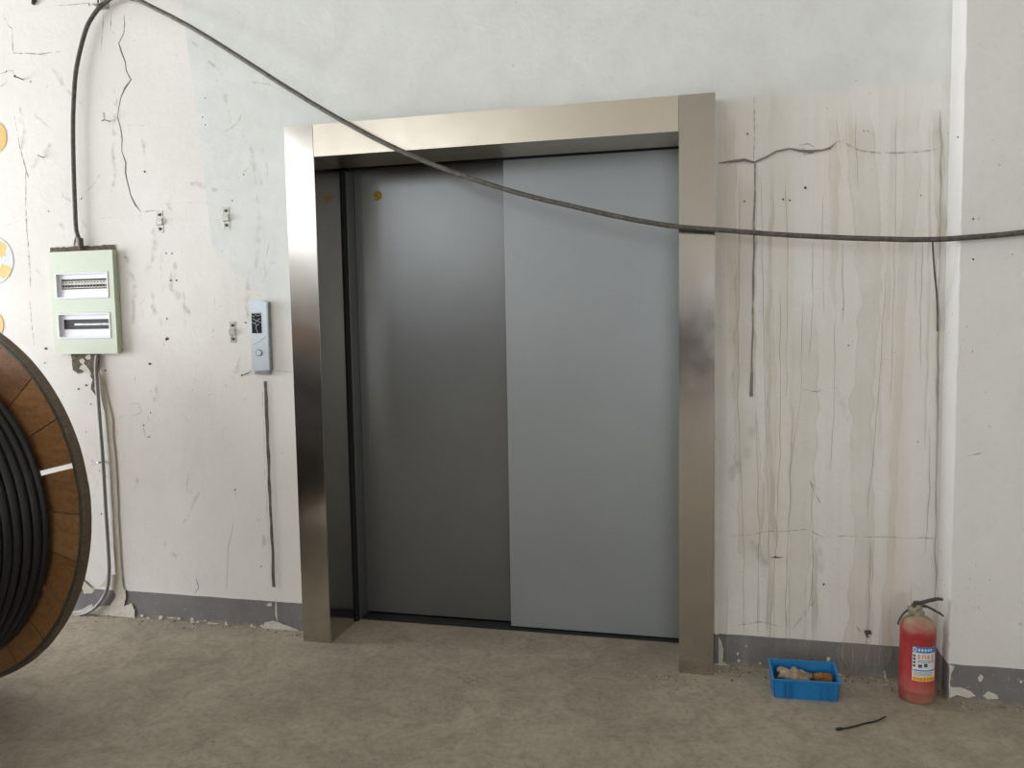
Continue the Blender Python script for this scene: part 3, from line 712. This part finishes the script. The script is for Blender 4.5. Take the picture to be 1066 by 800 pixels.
wall_disc(-6, 271, .125, [M_psk, M_osk], 'round pale sticker with yellow marks, middle one at the left edge', [(.055, .055, .030, .040), (.062, -.060, .046, .034), (.02, .0, .02, .02)])
wall_disc(-8, 338, .075, [M_osk, M_osk], 'pale yellow round sticker just above the wooden cable drum')

# ------------------------------------------------------------------ cable drum
def wood(name, a, b):
    t = NT(name); n = t.noise(1, 5, .65, vec=t.mp((7, 7, 26)), dist=1.0); g = t.noise(60, 4, .6)
    c = t.mix(t.rng(n, .3, .7), a, b); c = t.mix(t.math('MULTIPLY', t.rng(g, .5, .8), .5), c, srgb(70, 48, 30))
    t.col(c); t.bump(n, .4, .003); return t.set(Roughness=.7)
M_wood = [wood('drum_board', srgb(160, 116, 70), srgb(132, 90, 52)), wood('drum_board_dark', srgb(142, 98, 60), srgb(108, 74, 44)), wood('drum_board_light', srgb(172, 130, 84), srgb(144, 104, 64))]
M_rimw = wood('drum_rim', srgb(112, 96, 78), srgb(84, 72, 58))
M_felt = simple('drum_rim_band', srgb(78, 80, 66), .8, 0, 50, .4, .3)
RC = Vector((-1.459, -.800, .811)); RR = .811; TH = math.radians(-4); FT = .038; WID = 1.5  # drum extended out of view to deepen the shade on the floor
D = empty('cable_drum', (RC.x, RC.y, 0), TH); tag(D, 'large wooden cable drum wound with thick black cable, cut by the left edge', 'cable drum')
ri_hub = .34
def wedge(bm, a0, a1, r0, r1, y0, y1, mi=0, gap=(.0015, .0015)):
    n = 6; pr = []
    for k in range(n+1):
        a = a0+(a1-a0)*k/n; pr.append((r1*math.cos(a), r1*math.sin(a)))
    for k in range(n+1):
        a = a1+(a0-a1)*k/n; pr.append((r0*math.cos(a), r0*math.sin(a)))
    # parallel gap: shift edges inwards
    m = (a0+a1)/2
    out = []
    for i, (x, z) in enumerate(pr):
        a = math.atan2(z, x); r = math.hypot(x, z); l0 = gap[0]/max(r, .05); l1 = gap[1]/max(r, .05)
        aa = min(max(((a-m+PI) % (2*PI))-PI, -(a1-a0)/2+l0), (a1-a0)/2-l1); out.append((r*math.cos(m+aa), RR+r*math.sin(m+aa)))
    prism(bm, out, 1, y0, y1, mi)
def flange(y0, y1, wide=()):
    """y0 is the inner face (towards the cable)"""
    fl = empty('flange', (0, 0, 0)); fl.parent = D
    ya, yb = min(y0, y1), max(y0, y1)
    offs = 13.0; st_ = 14.4
    for k in range(25):
        a0 = math.radians(offs+st_*k); a1 = math.radians(offs+st_*(k+1)); bm = bmesh.new()
        g0 = .012 if k in wide else .0022; g1 = .012 if k+1 in wide else .0022
        if k+1 == 25 and 0 in wide: g1 = .009
        wedge(bm, a0, a1, ri_hub-.05, RR-.021, ya, yb, 0, (g0, g1))
        o = link('board', bm, M_wood[random.choice((0, 1, 2, 0))], fl)
    n = 120; bm = bmesh.new(); g = (y1-y0)
    # outer rim hoop with a lip over the boards
    prof = [(RR-.022, y0+g*.05), (RR-.021, y0-g*.10), (RR-.010, y0-g*.13), (RR-.008, y0-g*.02), (RR-.002, y0), (RR, y0+g*.08), (RR, y1-g*.05), (RR-.006, y1), (RR-.022, y1)]
    rings = []
    for k in range(n):
        a = 2*PI*k/n; j = .0018*noise.noise(Vector((a*8, 1, 0))); rings.append([bm.verts.new(((r+j)*math.cos(a), y, RR+(r+j)*math.sin(a))) for r, y in prof])
    for k in range(n):
        A, Bq = rings[k], rings[(k+1) % n]
        for i in range(len(prof)):
            i2 = (i+1) % len(prof); f = bm.faces.new((A[i], A[i2], Bq[i2], Bq[i])); f.material_index = 1 if i in (1, 2) else 0
    bmesh.ops.recalc_face_normals(bm, faces=bm.faces)
    link('rim_hoop', bm, [M_rimw, M_felt], fl)
    return fl

flange(-FT, 0, wide=(0, 22)); flange(-FT-WID, -2*FT-WID)
bm = bmesh.new(); rings = []
for y in (-FT, -FT-WID):
    rings.append([bm.verts.new((.40*math.cos(2*PI*k/60), y, RR+.40*math.sin(2*PI*k/60))) for k in range(60)])
for k in range(60): bm.faces.new((rings[0][k], rings[0][(k+1) % 60], rings[1][(k+1) % 60], rings[1][k]))
link('barrel', bm, M_wood[1], D, smooth=True)
bm = bmesh.new()
prism(bm, [(.05*math.cos(2*PI*k/24), RR+.05*math.sin(2*PI*k/24)) for k in range(24)], 1, .03, -2*FT-WID-.03)
link('axle', bm, M_rust, D)
t_ = NT('thick_black_cable'); t_.col(t_.mix(t_.noise(30, 4), srgb(20, 21, 23), srgb(33, 34, 36))); M_thick = t_.set(Roughness=.42)
bm = bmesh.new(); CRD = .0215
nw = int(WID/(2*CRD))
for lay in range(2):
    for i in range(nw if lay == 0 else nw-1):
        y = -FT-CRD-2*CRD*i-(CRD if lay else 0)
        rr = .655+lay*CRD*1.72
        s1 = random.random()*50
        pth = []
        for k in range(96):
            a = 2*PI*k/96; w = .006*noise.noise(Vector((math.cos(a)*1.5+s1, math.sin(a)*1.5, 0)))
            sag = -.045 if math.sin(a) < 0 else -.045*1
            pth.append(Vector(((rr+w-CRD*2)*math.cos(a), y+w*.5, RR+sag+(rr+w-CRD*2)*math.sin(a))))
        n = 12; R_ = []
        for k, p in enumerate(pth):
            a = 2*PI*k/96
            R_.append([bm.verts.new(p+Vector((math.cos(a), 0, math.sin(a)))*CRD*math.cos(2*PI*j/n)+Vector((0, 1, 0))*CRD*math.sin(2*PI*j/n)) for j in range(n)])
        for k in range(96):
            A, Bq = R_[k], R_[(k+1) % 96]
            for j in range(n): bm.faces.new((A[j], A[(j+1) % n], Bq[(j+1) % n], Bq[j]))
link('cable_winding', bm, M_thick, D, smooth=True)

# ------------------------------------------------------------------ fire extinguisher
def red_paint():
    t = NT('dusty_red_paint'); X, Y, Z = t.sep()[:3]
    d = t.noise(9, 5, .7); g = t.noise(70, 4, .6)
    dust = t.math('ADD', t.rng(Z, .27, .325, .10, 1.25), t.rng(Z, .12, .0, 0, .5))
    f = t.math('MULTIPLY', dust, t.rng(d, .25, .6)); f2 = t.math('MULTIPLY', t.rng(g, .5, .75), .14)
    c = t.mix(f2, srgb(166, 28, 38), srgb(178, 108, 100)); c = t.mix(f, c, srgb(164, 146, 120)); t.col(c)
    t.l(t.rng(f, 0, .7, .38, .8), t.b.inputs['Roughness']); return t.m
M_red = red_paint()
M_dusty = simple('dusty_metal', srgb(168, 160, 140), .6, .3, 60, .35, .2)
M_lever = simple('dusty_black_lever', srgb(74, 72, 66), .55, .2, 60, .35, .2)
M_lab = simple('label_paper', srgb(226, 228, 228), .45, 0, 20, .05, 0)
M_lblue = simple('label_blue', srgb(44, 128, 190), .45, 0, 20, .05, 0)
M_lorg = simple('label_orange', srgb(224, 96, 40), .45, 0, 20, .05, 0)
M_lyel = simple('label_yellow', srgb(238, 196, 60), .45, 0, 20, .05, 0)
M_lgrey = simple('label_ink', srgb(70, 80, 96), .5, 0, 20, .05, 0)
EX = Vector((2.572, -.165, 0)); ER = .0655
o = empty('fire_extinguisher', EX); tag(o, 'red dusty fire extinguisher with a blue and white label in the wall corner', 'fire extinguisher')
bm = bmesh.new()
lathe(bm, [(0, .002), (.050, .002), (.058, .0), (.0625, .004), (ER, .014), (ER, .044), (ER+.0012, .046), (ER+.0012, .050), (ER, .052), (ER, .284), (ER+.0008, .287), (ER, .290), (.064, .300), (.058, .315), (.046, .328), (.030, .336), (.021, .339), (.021, .344), (0, .344)], 56)
cyl = link('cylinder', bm, M_red, o, smooth=True)
bm = bmesh.new(); lathe(bm, [(0, .343), (.020, .343), (.022, .346), (.022, .356), (.017, .358), (.015, .362), (.015, .384), (.012, .386), (0, .386)], 28)
box(bm, -.038, .010, -.015, .015, .346, .374, 0, .004)
vl = link('valve', bm, M_dusty, o, smooth=True)
# safety ring / gauge
bm = bmesh.new()
prism(bm, [(.010*math.cos(2*PI*k/20)+.002, .363+.010*math.sin(2*PI*k/20)) for k in range(20)], 1, -.026, -.012); link('pressure_gauge', bm, M_galv, vl)
def bar(bm, pts, w, th):
    vs = []
    for i, p in enumerate(pts):
        a = Vector(pts[max(i-1, 0)]); b = Vector(pts[min(i+1, len(pts)-1)]); d = (b-a).normalized(); nrm = Vector((-d.z, 0, d.x))
        p = Vector(p); ww = w[i] if isinstance(w, (list, tuple)) else w
        vs.append([bm.verts.new(p+Vector((0, s*ww, 0))+nrm*q*th) for s, q in ((-1, -1), (1, -1), (1, 1), (-1, 1))])
    for A, Bq in zip(vs, vs[1:]):
        for k in range(4): bm.faces.new((A[k], A[(k+1) % 4], Bq[(k+1) % 4], Bq[k]))
    bm.faces.new(vs[0][::-1]); bm.faces.new(vs[-1]); bmesh.ops.recalc_face_normals(bm, faces=bm.faces)
bm = bmesh.new(); bar(bm, [(-.022, 0, .374), (-.012, 0, .392), (.010, 0, .392), (.040, 0, .403), (.066, 0, .411), (.086, 0, .411)], [.011, .012, .012, .011, .010, .009], .0035); link('squeeze_lever', bm, M_lever, o)
bm = bmesh.new(); bar(bm, [(.008, 0, .380), (.030, 0, .378), (.055, 0, .366), (.080, 0, .352), (.090, 0, .344)], [.010, .010, .010, .009, .007], .003); link('carry_handle', bm, M_lever, o)
# short hose at the left
bm = bmesh.new(); tube(bm, catmull([(-.020, 0, .362), (-.040, -.002, .358), (-.058, -.004, .340), (-.073, -.008, .312), (-.076, -.010, .300)], 6), lambda t: .0045-.001*t, 10); link('hose', bm, M_lever, o, smooth=True)
# label: curved patch; angle measured from -y towards +x (camera sees it from the left-front)
def curved(bm, a0, a1, z0, z1, r, mi=0, n=14):
    prev = None
    for k in range(n+1):
        a = math.radians(a0+(a1-a0)*k/n); x = r*math.sin(a); y = -r*math.cos(a)
        q = (bm.verts.new((x, y, z0)), bm.verts.new((x, y, z1)))
        if prev: bm.faces.new((prev[0], q[0], q[1], prev[1])).material_index = mi
        prev = q
LBM = [M_lab, M_lblue, M_lorg, M_lyel, M_lgrey]
bm = bmesh.new(); a0, a1 = -29, 52; z0, z1 = .098, .236; r = ER+.0008
curved(bm, a0, a1, z0, z1, r, 0)
curved(bm, a0, a1, .212, z1, r+.0003, 1)                 # blue head
curved(bm, a0+1.5, a0+12, .216, .232, r+.0006, 0); curved(bm, a0+4, a0+9.5, .219, .229, r+.0009, 1)
for k in range(5): curved(bm, a0+17+k*10, a0+23+k*10, .219, .229, r+.0006, 0, 3)
# four large red characters: strokes
def glyph(a, z, w, h, strokes, mi, rr, t=.0022):
    for (u0, v0, u1, v1) in strokes:
        if abs(u1-u0) < 1e-6: curved(bm, a+u0*w-1.0, a+u0*w+1.0, z+min(v0, v1)*h, z+max(v0, v1)*h, rr, mi, 2)
        else: curved(bm, a+min(u0, u1)*w, a+max(u0, u1)*w, z+v0*h-t/2, z+v0*h+t/2, rr, mi, 3)
G = [[(0,.9,1,.9),(.5,0,.5,1),(0,.1,1,.1),(.1,.5,.9,.5)],[(0,.95,0,.05),(1,.95,1,.05),(0,.5,1,.5),(0,.9,1,.9)],[(.5,0,.5,1),(.0,.7,1,.7),(.15,.3,.85,.3),(.1,0,.1,.5)],[(0,.9,1,.9),(0,.0,1,.0),(.25,0,.25,.9),(.75,0,.75,.9),(0,.45,1,.45)]]
for k, g_ in enumerate(G): glyph(a0+15+k*15.5, .188, 10, .018, g_, 2, r+.0006)
for zz in (.205, .192, .178, .164): curved(bm, a0+2, a0+10, zz-.010, zz-.001, r+.0005, 4, 3)
for zz in (.180, .174): curved(bm, a0+16, a1-6, zz, zz+.002, r+.0005, 4)
curved(bm, a0+18, a0+30, .153, .166, r+.0005, 4, 4); curved(bm, a0+36, a0+48, .156, .170, r+.0005, 4, 4)
curved(bm, a0+2, a1-2, .139, .144, r+.0005, 1)
for zz in (.133, .127, .121): curved(bm, a0+4, a1-14, zz, zz+.0018, r+.0005, 4)
curved(bm, a0+1, a1-1, .099, .116, r+.0004, 3)
for k in range(7): glyph(a0+4+k*10.5, .102, 7, .011, G[k % 4], 2, r+.0007, .0018)
link('label', bm, LBM, cyl)

# ------------------------------------------------------------------ blue bin with a dirty rag
M_blue = simple('blue_plastic', srgb(28, 122, 184), .45, 0, 30, .12, .1)
BX = Vector((2.138, -.205, 0)); o = empty('storage_bin', BX, math.radians(3.5))
tag(o, 'blue open-fronted plastic parts bin on the floor against the wall', 'storage bin')
bm = bmesh.new(); wB, wT = .121, .127; yf0, yf1, yb0, yb1 = -.060, -.066, .045, .048; hf, hb, t = .078, .112, .004
def quadbox(bm, P, Q):
    A = [bm.verts.new(p) for p in P]; Bq = [bm.verts.new(p) for p in Q]
    bm.faces.new(A); bm.faces.new(Bq[::-1])
    for k in range(4): bm.faces.new((A[k], A[(k+1) % 4], Bq[(k+1) % 4], Bq[k]))
    bmesh.ops.recalc_face_normals(bm, faces=bm.faces)
quadbox(bm, [(-wB, yf0, 0), (wB, yf0, 0), (wB, yb0, 0), (-wB, yb0, 0)], [(-wB, yf0, t), (wB, yf0, t), (wB, yb0, t), (-wB, yb0, t)])
quadbox(bm, [(-wB, yf0, 0), (wB, yf0, 0), (wT, yf1, hf), (-wT, yf1, hf)], [(-wB, yf0+t, 0), (wB, yf0+t, 0), (wT, yf1+t, hf), (-wT, yf1+t, hf)])
quadbox(bm, [(-wB, yb0, 0), (wB, yb0, 0), (wT, yb1, hb), (-wT, yb1, hb)], [(-wB, yb0-t, 0), (wB, yb0-t, 0), (wT, yb1-t, hb), (-wT, yb1-t, hb)])
for s in (-1, 1):
    quadbox(bm, [(s*wB, yf0, 0), (s*wB, yb0, 0), (s*wT, yb1, hb), (s*wT, yf1, hf)], [(s*(wB-t), yf0, 0), (s*(wB-t), yb0, 0), (s*(wT-t), yb1, hb), (s*(wT-t), yf1, hf)])
    # rolled rim on the side
    quadbox(bm, [(s*(wT-t), yf1-.003, hf-.004), (s*(wT+.005), yf1-.003, hf-.004), (s*(wT+.005), yf1-.003, hf+.003), (s*(wT-t), yf1-.003, hf+.003)], [(s*(wT-t), yb1, hb-.004), (s*(wT+.005), yb1, hb-.004), (s*(wT+.005), yb1, hb+.003), (s*(wT-t), yb1, hb+.003)])
box(bm, -wT-.005, wT+.005, yf1-.006, yf1+t, hf-.004, hf+.003, 0, .001); box(bm, -wT-.005, wT+.005, yb1-t, yb1+.003, hb-.003, hb+.003, 0, .001)
for x in (-.085, -.078, -.062, -.055, .055, .082, .100): box(bm, x-.0012, x+.0012, yf1-.003, yf0+.002, .004, hf-.004)
box(bm, -.120, .120, yf0-.004, yf0+.002, 0, .006, 0, .001)
link('bin_shell', bm, M_blue, o)
M_rag = simple('dirty_cloth', srgb(168, 154, 132), .95, 0, 22, .4, .8, c2=srgb(120, 98, 76))
M_brown = simple('rust_brown_lump', srgb(158, 106, 50), .9, 0, 26, .4, .8)
M_dirt2 = simple('loose_dirt', srgb(118, 96, 72), .95, 0, 60, .45, 1.0)
def lump(name, cxx, cyy, cz_, sx, sy, sz, mat, amp, seed, fr=14, label=None, cat=None):
    bm = bmesh.new(); bmesh.ops.create_icosphere(bm, subdivisions=4, radius=1)
    for v in bm.verts:
        n_ = v.co.normalized(); p = Vector((n_.x*sx, n_.y*sy, n_.z*sz))
        k = 1+amp*noise.noise(p*fr+Vector((seed, 0, 0)))+amp*.5*noise.noise(p*fr*2.5+Vector((0, seed, 0)))
        p *= k; p.z = max(p.z, -sz*.55); v.co = p
    q = link(name, bm, mat, smooth=True, loc=(BX.x+cxx, BX.y+cyy, cz_))
    if label: tag(q, label, cat)
    return q
lump('crumpled_rag', -.030, -.012, .079, .070, .028, .024, M_rag, .85, 3.3, 22, 'crumpled dirty pale cloth filling the left end of the blue bin', 'rag')
lump('crumpled_rag', .075, .006, .072, .032, .024, .020, M_brown, .6, 8.1, 24, 'rust-brown crumpled rag at the right end inside the blue bin', 'rag')
bm = bmesh.new()
g = [[bm.verts.new((BX.x+x*.0108, BX.y-.049+.0080*y, .012+.046+.010*noise.noise(Vector((x*.5, y*.7, 2))))) for y in range(11)] for x in range(-10, 11)]
for A, Bq in zip(g, g[1:]):
    for k in range(10): bm.faces.new((A[k], A[k+1], Bq[k+1], Bq[k]))
bmesh.ops.solidify(bm, geom=bm.faces[:], thickness=.018)
tag(link('loose_debris', bm, M_dirt2), 'loose brown dirt lying in the bottom of the blue bin', 'dirt', kind='stuff')

# ------------------------------------------------------------------ bits on the floor
M_blk = simple('black_plastic', (.012, .012, .012, 1), .45, 0, 30, .2, .1)
bm = bmesh.new(); P = [at(871, 759.5, 2, .006), at(885, 757.5, 2, .005), at(900, 753.5, 2, .005), at(912, 751, 2, .006), at(922, 746.5, 2, .012)]
tube(bm, catmull(P, 6), lambda t: .0032 if t > .12 else .0058, 8)
tag(link('cable_tie', bm, M_blk, smooth=True), 'black plastic strip lying on the floor in front of the extinguisher', 'cable tie')
M_chip = simple('plaster_chip', srgb(196, 188, 172), .95, 0, 80, .3, .5)
M_chipd = simple('brown_crumb', srgb(112, 98, 82), .95, 0, 80, .4, .5)
def crumbs(name, region, n, label, smin=.0015, smax=.006):
    bm = bmesh.new()
    for _ in range(n):
        x, y = region(); s = smin+(smax-smin)*random.random()**3; a = random.random()*6
        m = 0 if random.random() < .6 else 1; vs = []
        for k in range(5):
            b = a+2*PI*k/5; q = s*random.uniform(.6, 1.2); vs.append((x+q*math.cos(b), y+q*math.sin(b)))
        L = [bm.verts.new((p[0], p[1], 0)) for p in vs]; U = [bm.verts.new((x+(p[0]-x)*.6, y+(p[1]-y)*.6, s*random.uniform(.5, .9))) for p in vs]
        bm.faces.new(U).material_index = m
        for k in range(5): bm.faces.new((L[k], L[(k+1) % 5], U[(k+1) % 5], U[k])).material_index = m
    return tag(link(name, bm, [M_chip, M_chipd]), label, 'debris', kind='stuff')
def near(x0, x1, spread, base=0):
    return lambda: (random.uniform(x0, x1), base-.004-abs(random.gauss(0, spread)))
crumbs('plaster_crumbs', near(-1.6, -JW, .04), 260, 'plaster crumbs along the foot of the wall left of the elevator', smax=.007)
crumbs('plaster_crumbs', lambda: (lambda x: (x, -.004-abs(random.gauss(0, .055))) if not 1.99 < x < 2.29 else (x, -.006-random.random()*.12))(random.uniform(DW+JW, XC)), 520, 'plaster crumbs along the foot of the stained wall around the blue bin')
crumbs('plaster_crumbs', near(XC, 3.2, .03, -CD), 110, 'plaster crumbs along the foot of the projecting right wall')
crumbs('plaster_crumbs', lambda: (random.gauss(1.62, .09), -PR-.03-abs(random.gauss(0, .06))), 200, 'small heap of crumbs at the foot of the right steel jamb', smax=.004)
crumbs('floor_grit', lambda: (random.uniform(-.6, 3), random.uniform(-1.2, -.30)), 260, 'scattered grit on the concrete floor', smax=.0035)
